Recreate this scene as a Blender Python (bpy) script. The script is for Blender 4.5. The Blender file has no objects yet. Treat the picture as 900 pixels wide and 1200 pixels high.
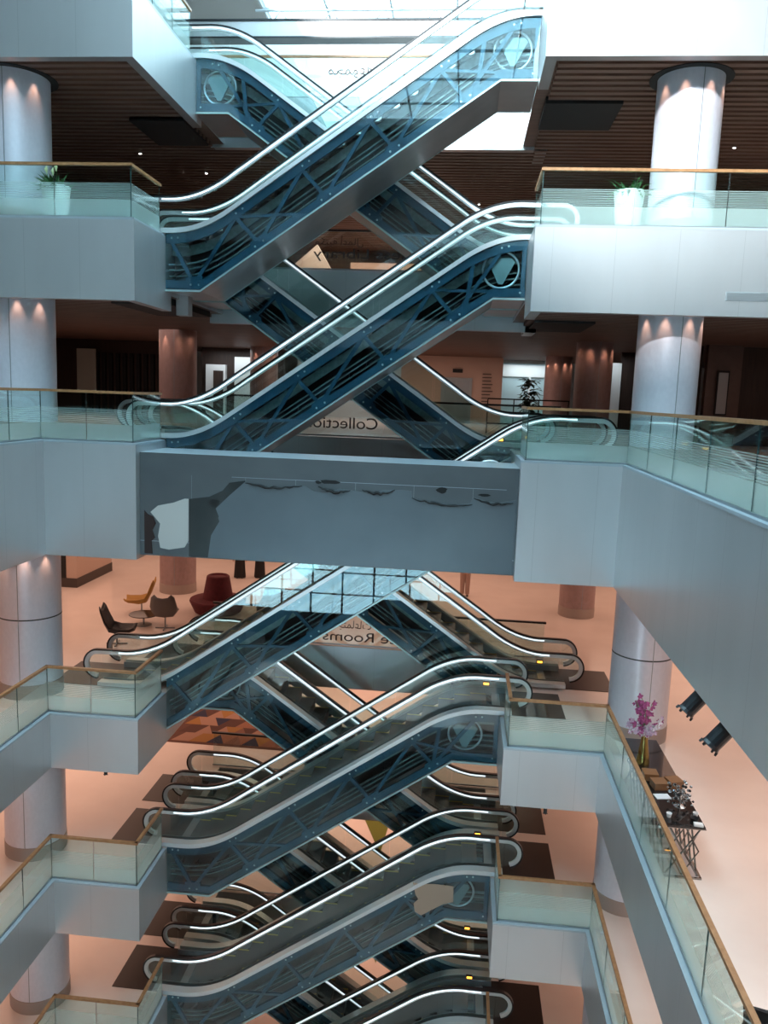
import bpy, bmesh, math, random
from mathutils import Vector, Matrix
random.seed(7)
C = bpy.context.scene.collection
SC = bpy.context.scene

# ------------------------------------------------------------------ camera
FPX, EYE = 940.0, 1.27
def _n(v): return Vector(v).normalized()
yd = _n((93, -133, FPX)); dn = Vector((-240, 6474, FPX)); dn = (dn - yd*dn.dot(yd)).normalized()
up = -dn; xd = dn.cross(yd).normalized()
if xd.x < 0: xd = -xd
cam = bpy.data.cameras.new('camera'); cam.sensor_fit = 'VERTICAL'; cam.sensor_height = 36; cam.lens = FPX/1200*36
cam.clip_end = 300; cam.clip_start = 0.05
co = bpy.data.objects.new('camera', cam); C.objects.link(co)
rt = Vector((xd.x, yd.x, up.x)); cu = -Vector((xd.y, yd.y, up.y)); bk = -Vector((xd.z, yd.z, up.z))
M = Matrix(((rt.x, cu.x, bk.x, 0), (rt.y, cu.y, bk.y, 0), (rt.z, cu.z, bk.z, EYE), (0, 0, 0, 1)))
co.matrix_world = M
SC.camera = co

# ------------------------------------------------------------------ light and exposure
w = bpy.data.worlds.new('sky'); SC.world = w; w.use_nodes = True
bg = w.node_tree.nodes['Background']; bg.inputs[0].default_value = (0.62, 0.885, .98, 1); bg.inputs[1].default_value = 6.5
sun = bpy.data.lights.new('sun', 'SUN'); sun.energy = 11.0; sun.angle = math.radians(5); sun.color = (1, .97, .92)
so = bpy.data.objects.new('sun', sun); C.objects.link(so)
so.rotation_euler = Vector((0.40, 1.0, -.475)).to_track_quat('-Z', 'Y').to_euler()
SC.view_settings.view_transform = 'Standard'; SC.view_settings.look = 'None'
SC.view_settings.gamma = 1; SC.view_settings.use_curve_mapping = False
SC.view_settings.exposure = 0.22
try: SC.cycles.transparent_max_bounces = 40
except Exception: pass

def area(name, loc, sx, sy, energy, col, size_dir=(0, 0, -1)):
    l = bpy.data.lights.new(name, 'AREA'); l.shape = 'RECTANGLE'; l.size = sx; l.size_y = sy; l.energy = energy; l.color = col
    o = bpy.data.objects.new(name, l); C.objects.link(o); o.location = loc
    o.rotation_euler = Vector(size_dir).to_track_quat('-Z', 'Y').to_euler(); return o

ZA, ZB, ZC, ZD, ZE, ZF, ZG = 9.25, 4.70, 0.03, -6.22, -10.37, -14.55, -18.75
SOF = {'A': 8.02, 'B': 3.40, 'C': -2.50, 'D': -7.52, 'E': -11.70, 'F': -15.9}
WARM = (1.0, .62, .46)
# warm ceiling fields of the lower floors
for zc, e in ((SOF['C'], 1.0), (SOF['D'], 1.0), (SOF['E'], 1.0), (SOF['F'], 1.0)):
    area('ceiling_or_fill_light', (-14.2, 27, zc-.03), 9, 16, 430*e, WARM)
    area('ceiling_or_fill_light', (-13.5, 12, zc-.03), 7, 8, 140*e, WARM)
    area('ceiling_or_fill_light', (10.0, 27, zc-.03), 9, 16, 430*e, WARM)
    area('ceiling_or_fill_light', (8.2, 10, zc-.03), 7, 10, 360*e, (1, .86, .80))
    area('ceiling_or_fill_light', (-2.8, 31, zc-.03), 12, 10, 340*e, WARM)
area('ceiling_or_fill_light', (-2.8, 36, SOF['B']-.12), 10, 6, 200, (1, .7, .58))
area('ceiling_or_fill_light', (9, 22.5, SOF['B']-.12), 5, 5, 50, (1, .7, .58)); area('ceiling_or_fill_light', (-13, 28, SOF['B']-.12), 6, 6, 110, (1, .7, .58))
area('ceiling_or_fill_light', (-3.8, 35.5, SOF['A']-.14), 8, 4, 260, (1, .75, .6))  # added fill lamp, brightens the zone behind the library lettering

# ------------------------------------------------------------------ materials
def mat(name, col, rough=.5, metal=0, emit=0, ecol=None, spec=.5):
    m = bpy.data.materials.new(name); m.use_nodes = True; b = m.node_tree.nodes['Principled BSDF']
    b.inputs['Base Color'].default_value = (*col, 1); b.inputs['Roughness'].default_value = rough
    b.inputs['Metallic'].default_value = metal; b.inputs['Specular IOR Level'].default_value = spec
    if emit:
        b.inputs['Emission Color'].default_value = (*(ecol or col), 1); b.inputs['Emission Strength'].default_value = emit
    return m
def nodes(m): return m.node_tree.nodes, m.node_tree.links, m.node_tree.nodes['Principled BSDF']
def noisy(name, c1, c2, scale=(1, 1, 1), nscale=5, rough=.5, metal=0, bump=0, detail=4, spec=.5):
    m = mat(name, c1, rough, metal, spec=spec); N, L, b = nodes(m)
    tc = N.new('ShaderNodeTexCoord'); mp = N.new('ShaderNodeMapping'); mp.inputs['Scale'].default_value = scale
    nt = N.new('ShaderNodeTexNoise'); nt.inputs['Scale'].default_value = nscale; nt.inputs['Detail'].default_value = detail
    r = N.new('ShaderNodeValToRGB'); r.color_ramp.elements[0].position = .35; r.color_ramp.elements[1].position = .68
    r.color_ramp.elements[0].color = (*c1, 1); r.color_ramp.elements[1].color = (*c2, 1)
    L.new(tc.outputs['Object'], mp.inputs[0]); L.new(mp.outputs[0], nt.inputs[0]); L.new(nt.outputs[0], r.inputs[0]); L.new(r.outputs[0], b.inputs['Base Color'])
    if bump:
        bp = N.new('ShaderNodeBump'); bp.inputs['Strength'].default_value = bump; bp.inputs['Distance'].default_value = .01
        L.new(nt.outputs[0], bp.inputs['Height']); L.new(bp.outputs[0], b.inputs['Normal'])
    return m
def panelled(name, c1, c2, pitch=1.22, seam=.006, rough=.4, metal=.25, axis='xy'):
    """painted metal cladding with fine vertical panel joints"""
    m = noisy(name, c1, c2, (.5, .5, .15), 2.0, rough, metal, 0, 3); N, L, b = nodes(m)
    tc = N.new('ShaderNodeTexCoord'); sp = N.new('ShaderNodeSeparateXYZ'); L.new(tc.outputs['Object'], sp.inputs[0])
    ad = N.new('ShaderNodeMath'); ad.operation = 'ADD'; L.new(sp.outputs[0], ad.inputs[0]); L.new(sp.outputs[1], ad.inputs[1])
    dv = N.new('ShaderNodeMath'); dv.operation = 'DIVIDE'; L.new(ad.outputs[0], dv.inputs[0]); dv.inputs[1].default_value = pitch
    fr = N.new('ShaderNodeMath'); fr.operation = 'FRACT'; L.new(dv.outputs[0], fr.inputs[0])
    lt = N.new('ShaderNodeMath'); lt.operation = 'LESS_THAN'; L.new(fr.outputs[0], lt.inputs[0]); lt.inputs[1].default_value = seam/pitch
    mx = N.new('ShaderNodeMix'); mx.data_type = 'RGBA'; L.new(lt.outputs[0], mx.inputs[0])
    src = b.inputs['Base Color'].links[0].from_socket; L.new(src, mx.inputs[6]); mx.inputs[7].default_value = (c1[0]*.8, c1[1]*.8, c1[2]*.8, 1)
    L.new(mx.outputs[2], b.inputs['Base Color']); return m
def glass(name, tint, base=.05, rough=.01, frost=False):
    m = bpy.data.materials.new(name); m.use_nodes = True; N = m.node_tree.nodes; L = m.node_tree.links
    N.clear(); out = N.new('ShaderNodeOutputMaterial'); tr = N.new('ShaderNodeBsdfTransparent'); tr.inputs[0].default_value = (*tint, 1)
    gl = N.new('ShaderNodeBsdfGlossy'); gl.inputs['Roughness'].default_value = rough; gl.inputs[0].default_value = (.95, 1, 1, 1)
    lw = N.new('ShaderNodeLayerWeight'); lw.inputs[0].default_value = .5
    pw = N.new('ShaderNodeMath'); pw.operation = 'POWER'; L.new(lw.outputs['Facing'], pw.inputs[0]); pw.inputs[1].default_value = 4.0
    ma = N.new('ShaderNodeMath'); ma.operation = 'MULTIPLY_ADD'; L.new(pw.outputs[0], ma.inputs[0]); ma.inputs[1].default_value = .6; ma.inputs[2].default_value = base
    mx = N.new('ShaderNodeMixShader'); L.new(ma.outputs[0], mx.inputs[0]); L.new(tr.outputs[0], mx.inputs[1]); L.new(gl.outputs[0], mx.inputs[2])
    res = mx
    if frost:
        tc = N.new('ShaderNodeTexCoord'); sp = N.new('ShaderNodeSeparateXYZ'); L.new(tc.outputs['Generated'], sp.inputs[0])
        z = sp.outputs[2]
        fr = N.new('ShaderNodeMath'); fr.operation = 'MULTIPLY'; L.new(z, fr.inputs[0]); fr.inputs[1].default_value = 32
        f2 = N.new('ShaderNodeMath'); f2.operation = 'FRACT'; L.new(fr.outputs[0], f2.inputs[0])
        st = N.new('ShaderNodeMath'); st.operation = 'LESS_THAN'; L.new(f2.outputs[0], st.inputs[0]); st.inputs[1].default_value = .5
        lo = N.new('ShaderNodeMath'); lo.operation = 'LESS_THAN'; L.new(z, lo.inputs[0]); lo.inputs[1].default_value = .36
        hi = N.new('ShaderNodeMath'); hi.operation = 'LESS_THAN'; L.new(z, hi.inputs[0]); hi.inputs[1].default_value = .68
        sm = N.new('ShaderNodeMath'); sm.operation = 'MULTIPLY'; L.new(st.outputs[0], sm.inputs[0]); L.new(hi.outputs[0], sm.inputs[1])
        mm = N.new('ShaderNodeMath'); mm.operation = 'MAXIMUM'; L.new(sm.outputs[0], mm.inputs[0]); L.new(lo.outputs[0], mm.inputs[1])
        sc = N.new('ShaderNodeMath'); sc.operation = 'MULTIPLY'; L.new(mm.outputs[0], sc.inputs[0]); sc.inputs[1].default_value = .30
        df = N.new('ShaderNodeBsdfDiffuse'); df.inputs[0].default_value = (.76, .90, .88, 1)
        tl = N.new('ShaderNodeBsdfTranslucent'); tl.inputs[0].default_value = (.75, .9, .86, 1)
        mf = N.new('ShaderNodeMixShader'); mf.inputs[0].default_value = .45; L.new(df.outputs[0], mf.inputs[1]); L.new(tl.outputs[0], mf.inputs[2])
        m2 = N.new('ShaderNodeMixShader'); L.new(sc.outputs[0], m2.inputs[0]); L.new(mx.outputs[0], m2.inputs[1]); L.new(mf.outputs[0], m2.inputs[2]); res = m2
    L.new(res.outputs[0], out.inputs[0]); return m

FASC = panelled('clad_metal', (.56, .575, .59), (.60, .615, .63), 1.22, .007, .38, .7)
STONE = noisy('floor_stone', (.74, .63, .57), (.79, .685, .62), (1, 1, 1), .8, .16, 0)
LEDGE = mat('ledge_metal', (.44, .51, .56), .35, .3)
WOODC = noisy('ceiling_wood', (.12, .062, .045), (.18, .095, .066), (.3, 6, 6), 3, .5)
WOODR = noisy('rail_wood', (.30, .145, .06), (.39, .20, .09), (3, 3, 3), 4, .38)
COL = noisy('column_plaster', (.66, .66, .74), (.70, .70, .78), (1, 1, .6), 14, .38, .25, .06)
COLB = noisy('column_rust', (.31, .215, .21), (.36, .25, .245), (1, 1, .6), 10, .45, .15)
PLINTH = mat('column_plinth', (.34, .27, .24), .5)
DARK = mat('dark_gap', (.006, .007, .008), .7)
STEEL = mat('brushed_steel', (.66, .69, .70), .33, .65)
STEELD = mat('dull_steel', (.30, .33, .35), .38, .8)
RUBBER = mat('black_rubber', (.008, .009, .012), .35)
BLUE = noisy('blue_steel_paint', (.016, .068, .11), (.022, .085, .135), (1, 1, 1), 4, .42, .2)
WPLATE = mat('wheel_plate_paint', (.22, .30, .30), .45, .2)
DARKM = mat('dark_machine', (.05, .055, .06), .45, .5)
TRAY = noisy('greenish_tray', (.15, .20, .19), (.23, .29, .28), (2, 2, 2), 5, .4, .4)
BOTTOM = noisy('soffit_plate', (.33, .30, .30), (.38, .35, .35), (1, 1, 1), 1.5, .36, .6)
AMBER = mat('amber_display', (1, .4, .05), .4, 0, 3.0, (1, .42, .05))
LED = mat('led_strip', (.9, .97, 1), .4, 0, 1.05, (.85, .95, 1))
STEPM = mat('step_metal', (.075, .08, .085), .42, .7)
YELL = mat('yellow_line', (.42, .32, .07), .5)
WHITEM = mat('white_paint', (.8, .8, .8), .5)
GLB = glass('balustrade_glass', (.87, .965, .95), .035, .01, True)
GLE = glass('clear_glass', (.90, .965, .955), .05, .005)
GLS = glass('side_glass', (.80, .91, .93), .048, .01)
GLR = glass('roof_glass', (.93, .97, 1), .04)
GEDGE = mat('glass_edge', (.02, .055, .055), .3)
MATD = noisy('landing_plate_dark', (.026, .022, .022), (.034, .029, .028), (30, 30, 1), 8, .32, .5)
GREYP = mat('grey_paint', (.30, .34, .36), .5)

# ------------------------------------------------------------------ mesh helpers
class MB:
    def __init__(s): s.bm = bmesh.new(); s.mats = []
    def mi(s, m):
        if m not in s.mats: s.mats.append(m)
        return s.mats.index(m)
    def face(s, vs, m):
        try:
            f = s.bm.faces.new(vs); f.material_index = s.mi(m); return f
        except ValueError: return None
    def box(s, x0, y0, z0, x1, y1, z1, m, top=None, bot=None):
        v = [s.bm.verts.new(p) for p in ((x0,y0,z0),(x1,y0,z0),(x1,y1,z0),(x0,y1,z0),(x0,y0,z1),(x1,y0,z1),(x1,y1,z1),(x0,y1,z1))]
        for idx, mm in (((3,2,1,0), bot or m), ((4,5,6,7), top or m), ((0,1,5,4), m), ((1,2,6,5), m), ((2,3,7,6), m), ((3,0,4,7), m)):
            s.face([v[i] for i in idx], mm)
    def strip(s, xs, zb, zt, y0, y1, m):
        """solid between two curves in the x-z plane"""
        R = []
        for x, a, b in zip(xs, zb, zt): R.append([s.bm.verts.new(p) for p in ((x,y0,a),(x,y1,a),(x,y1,b),(x,y0,b))])
        for A, B in zip(R, R[1:]):
            for i in range(4): s.face([A[i], A[(i+1)%4], B[(i+1)%4], B[i]], m)
        s.face(R[0][::-1], m); s.face(R[-1], m)
    def sweep(s, pts, ya, yb, n0, n1, m, closed=False):
        """ribbon of rectangular section along a path (x,z); n0..n1 = offsets along its left normal"""
        R = []; n = len(pts)
        for i, (x, z) in enumerate(pts):
            a = pts[max(0, i-1)]; b = pts[min(n-1, i+1)]
            tx, tz = b[0]-a[0], b[1]-a[1]; l = math.hypot(tx, tz) or 1; nx, nz = -tz/l, tx/l
            R.append([s.bm.verts.new(p) for p in ((x+nx*n0, ya, z+nz*n0), (x+nx*n0, yb, z+nz*n0), (x+nx*n1, yb, z+nz*n1), (x+nx*n1, ya, z+nz*n1))])
        for A, B in zip(R, R[1:]):
            for i in range(4): s.face([A[i], A[(i+1)%4], B[(i+1)%4], B[i]], m)
        s.face(R[0][::-1], m); s.face(R[-1], m)
    def bar(s, p, q, wd, y0, y1, m):
        """flat bar in the x-z plane from p to q"""
        s.sweep([p, q], y0, y1, -wd/2, wd/2, m)
    def tube(s, pts, r, m, seg=8, cap=True):
        pts = [Vector(p) for p in pts]; R = []; rr = r if isinstance(r, (list, tuple)) else [r]*len(pts)
        for i, p in enumerate(pts):
            t = (pts[min(i+1, len(pts)-1)] - pts[max(i-1, 0)]).normalized()
            a = t.cross(Vector((0, 0, 1)));
            if a.length < .05: a = t.cross(Vector((0, 1, 0)))
            a.normalize(); b = t.cross(a)
            R.append([s.bm.verts.new(p + (a*math.cos(k*math.tau/seg) + b*math.sin(k*math.tau/seg))*rr[i]) for k in range(seg)])
        for A, B in zip(R, R[1:]):
            for k in range(seg): s.face([A[k], A[(k+1)%seg], B[(k+1)%seg], B[k]], m)
        if cap: s.face(R[0][::-1], m); s.face(R[-1], m)
    def lathe(s, prof, m, cx=0, cy=0, seg=32):
        R = []
        for r, z in prof: R.append([s.bm.verts.new((cx + r*math.cos(k*math.tau/seg), cy + r*math.sin(k*math.tau/seg), z)) for k in range(seg)])
        for A, B in zip(R, R[1:]):
            for k in range(seg): s.face([A[k], A[(k+1)%seg], B[(k+1)%seg], B[k]], m)
        s.face(R[0][::-1], m); s.face(R[-1], m)
    def prism(s, poly, y0, y1, m, m2=None):
        """outline in x-z given thickness in y"""
        A = [s.bm.verts.new((x, y0, z)) for x, z in poly]; B = [s.bm.verts.new((x, y1, z)) for x, z in poly]; n = len(poly)
        s.face(A, m); s.face(B[::-1], m)
        for i in range(n): s.face([A[i], B[i], B[(i+1)%n], A[(i+1)%n]], m2 or m)
    def build(s, name, parent=None, smooth=False, off=None):
        bmesh.ops.recalc_face_normals(s.bm, faces=s.bm.faces)
        if off: bmesh.ops.translate(s.bm, verts=s.bm.verts, vec=-Vector(off))
        me = bpy.data.meshes.new(name); s.bm.to_mesh(me); s.bm.free()
        for m in s.mats: me.materials.append(m)
        if smooth:
            for p in me.polygons: p.use_smooth = True
            try: me.set_sharp_from_angle(angle=math.radians(38))
            except Exception: pass
        o = bpy.data.objects.new(name, me); C.objects.link(o)
        if parent: o.parent = parent
        return o
def empty(name, loc, label, cat, group=None, rz=0):
    o = bpy.data.objects.new(name, None); C.objects.link(o); o.location = loc; o.rotation_euler.z = rz; o.empty_display_size = .1
    o['label'] = label; o['category'] = cat
    if group: o['group'] = group
    return o
def tag(o, label, cat, group=None):
    o['label'] = label; o['category'] = cat
    if group: o['group'] = group
    return o
def struct(o): o['kind'] = 'structure'; return o
def dup_tree(o, parent=None):
    c = o.copy(); C.objects.link(c)
    if parent: c.parent = parent
    for ch in list(o.children): dup_tree(ch, c)
    return c

# ------------------------------------------------------------------ building shell
XL, XR, XbL, XbR, YF, YK = -9.05, 3.30, -6.97, 1.25, 16.7, 23.0
XW0, XW1, YW0, YW1 = -24.0, 18.0, -12.0, 46.0
def slab(zt, zb, wide, cm, fm=FASC, near=True):
    b = MB()
    b.box(XW0, YF, zb, XbL, YW1, zt, fm, STONE, cm)
    b.box(XbR, YF, zb, XW1, YW1, zt, fm, STONE, cm)
    b.box(XbL, YK, zb, XbR, YW1, zt, fm, STONE, cm)
    if near: b.box(XW0, YW0, zb, XW1, -.25, zt, fm, STONE, cm)
    if wide:
        b.box(XW0, -.25, zb, -17, YF, zt, fm, STONE, cm); b.box(12, -.25, zb, XW1, YF, zt, fm, STONE, cm)
    else:
        b.box(XW0, -.25, zb, XL, YF, zt, fm, STONE, cm); b.box(XR, -.25, zb, XW1, YF, zt, fm, STONE, cm)
    return struct(b.build('floor'))
CEILP = mat('ceiling_plaster', (.5, .42, .38), .7)
slab(ZA, SOF['A'], True, WOODC); slab(ZB, SOF['B'], True, WOODC)
slab(ZC, SOF['C'], False, CEILP); slab(ZD, SOF['D'], False, CEILP, near=False); slab(ZE, SOF['E'], False, CEILP, near=False); slab(ZF, SOF['F'], False, CEILP)
b = MB(); b.box(XW0, YW0, ZG-.5, XW1, YW1, ZG, STONE); struct(b.build('floor'))
# drop lips round the void of the two upper floors
LIP = panelled('lip_metal', (.42, .49, .54), (.46, .53, .58), 2.4, .006, .38, .3)
n = 0
def trim(*boxes, m=FASC, bot=None):
    global n; n += 1
    b = MB()
    for q in boxes: b.box(*q, m, None, bot)
    return struct(b.build('trim_%d' % n))
for zt, zl in ((ZA, 7.83), (ZB, 3.05)):
    e = .004
    trim((XW0, YF-e, zl, XbL+e, YF+.22, zt-.02), (XbL-.22, YF+.22, zl, XbL+e, 21.0 if zt == ZA else 18.84, zt-.02), bot=BOTTOM)
    trim((XbR-e, YF-e, zl, XW1, YF+.22, zt-.02), (XbR-e, YF+.22, zl, XbR+.22, 18.4, zt-.02), bot=BOTTOM)
    trim((-7.35, YK-.03, zl+.1, 1.9, YK+.2, zt-.02), (1.6, YK-.03, zl+.1, 1.9, YK+1.4, zt-.02), bot=BOTTOM)
# pale ledge under the balustrades
for z, wide in ((ZA, 1), (ZB, 1), (ZC, 0), (ZD, 0), (ZE, 0), (ZF, 0)):
    lw, h = .17, .025
    L1 = [(XbL-lw, YF+lw, z-.02, XbL+.006, 20.5 if z == ZA else 18.4, z+h)]
    R1 = [(XbR-.006, YF+lw, z-.02, XbR+lw, 18.4, z+h)]
    if wide: L1.append((XW0+8, YF-.006, z-.02, XbL+.006, YF+lw, z+h)); R1.append((XbR-.006, YF-.006, z-.02, XW1-6, YF+lw, z+h))
    else:
        L1 += [(XL-lw, YF-.006, z-.02, XbL+.006, YF+lw, z+h), (XL-lw, .0, z-.02, XL+.006, YF-.006, z+h)]
        R1 += [(XbR-.006, YF-.006, z-.02, XR+lw, YF+lw, z+h), (XR-.006, .0, z-.02, XR+lw, YF-.006, z+h)]
    trim(*L1, m=LEDGE); trim(*R1, m=LEDGE)
# slatted wood ceilings
for zs, y0 in ((SOF['A'], YF+.3), (SOF['B'], YF+.3)):
    b = MB(); y = y0
    while y < 44:
        segs = [(XW0+2, XW1-2)] if y > YK+.3 else [(XW0+2, XbL-.3), (XbR+.3, XW1-2)]
        for x0, x1 in segs:
            h = .10 if y < 30 else .06
            b.box(x0, y, zs-h, x1, y+.16, zs+.0, WOODC)
        y += .30
    struct(b.build('ceiling'))
b = MB()
for (x0, x1, y0, y1, z) in ((1.5, 3.2, 19.3, 21.1, SOF['A']), (-8.7, -7.3, 20.6, 22.6, SOF['A']), (1.7, 3.2, 21.0, 23.8, SOF['B']), (-8.6, -7.1, 19.2, 22.2, SOF['B'])):
    b.box(x0, y0, z-.16, x1, y1, z-.005, DARK)  # black boxes stand in for the shade of open ceiling slots
struct(b.build('trim_90'))
trim((-7.05, 19.4, 3.02, -6.75, 19.7, 3.5))
# outer walls, roof with skylight, window wall behind the viewer
WALLD = noisy('dark_timber_wall', (.035, .02, .016), (.055, .03, .022), (8, 8, .4), 3, .55)
WALLW = mat('white_wall', (.78, .80, .80), .6)
BRPAN = noisy('brown_panel', (.10, .07, .06), (.13, .09, .075), (1, 1, 1), 2, .6)
b = MB(); b.box(XW0-.3, YW0, ZG, XW0, YW1, ZA+7.5, BRPAN); struct(b.build('wall_left'))
b = MB(); b.box(XW1, YW0, ZG, XW1+.3, YW1, ZA+7.5, BRPAN); struct(b.build('wall_right'))
b = MB(); b.box(XW0, YW1, ZG, XW1, YW1+.3, ZA+7.5, WALLW); struct(b.build('wall_back'))
b = MB()
for q in ((XW0, ZG, XW1, -12.6), (XW0, -8.6, XW1, -4.2), (XW0, -12.6, -15, -8.6), (1, -12.6, XW1, -8.6)): b.box(q[0], YW0-.3, q[1], q[2], YW0, q[3], BRPAN)
struct(b.build('wall_front'))
b = MB()
for i in range(9): b.box(-15+2*i-.05, YW0-.2, -12.6, -15+2*i+.05, YW0, -8.6, DARK)
for z in (-12.6, -11.3, -9.9, -8.67): b.box(-15, YW0-.15, z, 1, YW0-.02, z+.07, DARK)
fr = struct(b.build('window_2'))
b = MB(); b.box(-15, YW0-.12, -12.6, 1, YW0-.10, -8.6, GLR); b.build('pane', fr)
zr = 16.4
ROOFM = mat('grey_roof', (.22, .22, .22), .7)
sx0, sx1 = -8.8, 4.2
b = MB(); b.box(XW0, YW0, zr, sx0, YW1, zr+.4, ROOFM); b.box(sx1, YW0, zr, XW1, YW1, zr+.4, ROOFM)
b.box(sx0, YW0, zr, sx1, -11, zr+.4, ROOFM); b.box(sx0, 44, zr, sx1, YW1, zr+.4, ROOFM); struct(b.build('ceiling'))
b = MB()
for i in range(6):
    x = sx0 + 2.6*i; b.box(x-.035, -11, zr+.05, x+.035, 44, zr+.15, GREYP)
for i in range(18):
    y = -11 + 3.23*i; b.box(sx0, y-.035, zr+.05, sx1, y+.035, zr+.15, GREYP)
fr = struct(b.build('window_1'))
b = MB(); b.box(sx0, -11, zr+.3, sx1, 44, zr+.32, GLR); b.build('pane', fr)
b = MB(); b.box(XW0, YW0-.3, -4.2, XW1, YW0, zr, BRPAN); struct(b.build('wall_front'))
# roof trusses seen at the very top
for k, y in enumerate((27, 33, 39)):
    b = MB()
    for z in (14.6, 15.9): b.tube([(sx0, y, z), (sx1, y, z)], .05, GREYP)
    x = sx0
    while x < sx1-1: b.tube([(x, y, 14.6), (x+1, y, 15.9)], .03, GREYP, 6); b.tube([(x+1, y, 15.9), (x+2, y, 14.6)], .03, GREYP, 6); x += 2
    tag(b.build('roof_truss'), ['steel lattice truss under the skylight, nearest one', 'steel lattice truss under the skylight, middle one', 'steel lattice truss under the skylight, farthest one'][k], 'truss', 'roof trusses under the skylight')
b = MB(); b.box(-12, 26, 12.05, 8, 26.4, 12.52, FASC); b.box(-12, 25.97, 12.5, 8, 26.43, 12.56, RUBBER); b.box(-12, 25.97, 12.0, 8, 26.43, 12.06, RUBBER)
tag(b.build('steel_beam'), 'grey steel beam with dark flanges crossing high behind the top escalators', 'beam')

# far walls of level C and B and D
def wallbox(nm, x0, y0, z0, x1, y1, z1, m): b = MB(); b.box(x0, y0, z0, x1, y1, z1, m); return struct(b.build(nm))
BEIGE = mat('beige_wall', (.52, .36, .29), .7)
wallbox('wall_left', -24, 36.2, ZC, -13.2, 36.5, SOF['B'], WALLD)
wallbox('wall_back', -13.2, 40, ZC, -9, 40.3, SOF['B'], WALLD)
wallbox('wall_back', -9, 43.2, ZC, -1.2, 43.5, SOF['B'], WALLW)
wallbox('wall_back', -3.2, 41.2, ZC, 1.9, 41.5, SOF['B'], BEIGE)
wallbox('wall_right', 6.9, 28.2, ZC, 7.9, 28.5, SOF['B'], WALLD)
wallbox('wall_right', 7.9, 27.6, ZC, 9.0, 27.9, SOF['B'], noisy('brown_wall', (.10, .06, .05), (.12, .075, .06), (1, 1, 1), 4, .6))
wallbox('wall_right', 9.0, 28.2, ZC, 18, 28.5, SOF['B'], WALLD)
wallbox('wall_back', 5.7, 33.4, ZC, 6.25, 33.7, 2.9, WALLW)
wallbox('wall_back', 6.25, 33.6, ZC, 9, 33.9, SOF['B'], WALLD)
b = MB()
for i in range(14): b.box(-17.6+i*.33, 36.0, ZC, -17.45+i*.33, 36.2, 2.75, DARK)
struct(b.build('trim_91'))
b = MB(); b.box(-12.9, 39.7, ZC, -11.9, 40, 2.5, WALLW); b.box(-12.5, 39.66, ZC, -12.0, 39.7, 2.2, WALLD); struct(b.build('door_1'))
b = MB(); b.box(-11.4, 39.6, ZC, -9.9, 40, 2.9, WALLW); struct(b.build('door_2'))
# shop window
b = MB(); b.box(1.9, 43, ZC, 4.6, 43.2, SOF['B'], mat('pale_shop', (.5, .66, .70), .5, 0)); b.box(1.9, 42.9, 2.5, 4.6, 43, 3.1, WALLW); b.box(3.35, 42.9, ZC, 3.45, 43, 2.5, WALLW)
struct(b.build('window_3'))
area('ceiling_or_fill_light', (3.2, 42, 3.2), 2.2, 1.2, 40, (.8, .95, 1))
area('ceiling_or_fill_light', (-6.3, 42.3, 3.2), 4.6, 1.4, 20, (.8, .95, 1))  # added fill lamp to lift the white far wall
area('ceiling_or_fill_light', (-10.8, 38.8, 3.2), 4, .8, 60, (.85, .95, 1))  # added fill lamp for the white panels at far left
area('ceiling_or_fill_light', (5.9, 32.6, 3.2), .6, .6, 12, (.85, .95, 1))  # added fill lamp so the narrow white panel shows
b = MB(); b.box(-1.15, 41.1, ZC, .4, 41.2, 2.3, GREYP); b.box(-1.0, 41.07, ZC, -.42, 41.1, 2.15, STEELD); b.box(-.35, 41.07, ZC, .25, 41.1, 2.15, STEELD); struct(b.build('door_3'))

# level B far zone: counter and shelves behind the library lettering
b = MB(); b.box(-24, 40, ZB, 18, 40.3, SOF['A'], noisy('library_wall', (.15, .085, .06), (.20, .115, .08), (8, 8, .5), 3, .6)); struct(b.build('wall_back'))
t = empty('display_shelf', (-3.3, 38, ZB), 'long low beige shelf unit behind the Business Library lettering', 'shelf')
b = MB(); b.box(-2.2, 0, 0, 2.2, .5, 2.6, BEIGE); b.build('body', t)
b = MB()
for z in (.3, 1.0, 1.7): b.box(-2.1, -.08, z, 2.1, .0, z+.5, mat('shelf_back', (.35, .27, .24), .6))
b.build('shelf', t)
b = MB(); b.prism([(-8.2, ZB), (-6.0, ZB), (-6.0, ZB+1.8), (-6.8, ZB+3.1), (-8.2, ZB+1.9)], 36.5, 36.8, mat('cream_partition', (.65, .55, .48), .6)); struct(b.build('wall_back'))

# level A: bright wall beyond the top balustrade
wallbox('wall_back', -15, 31, ZA, 11, 31.3, 14.0, WALLW)

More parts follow.
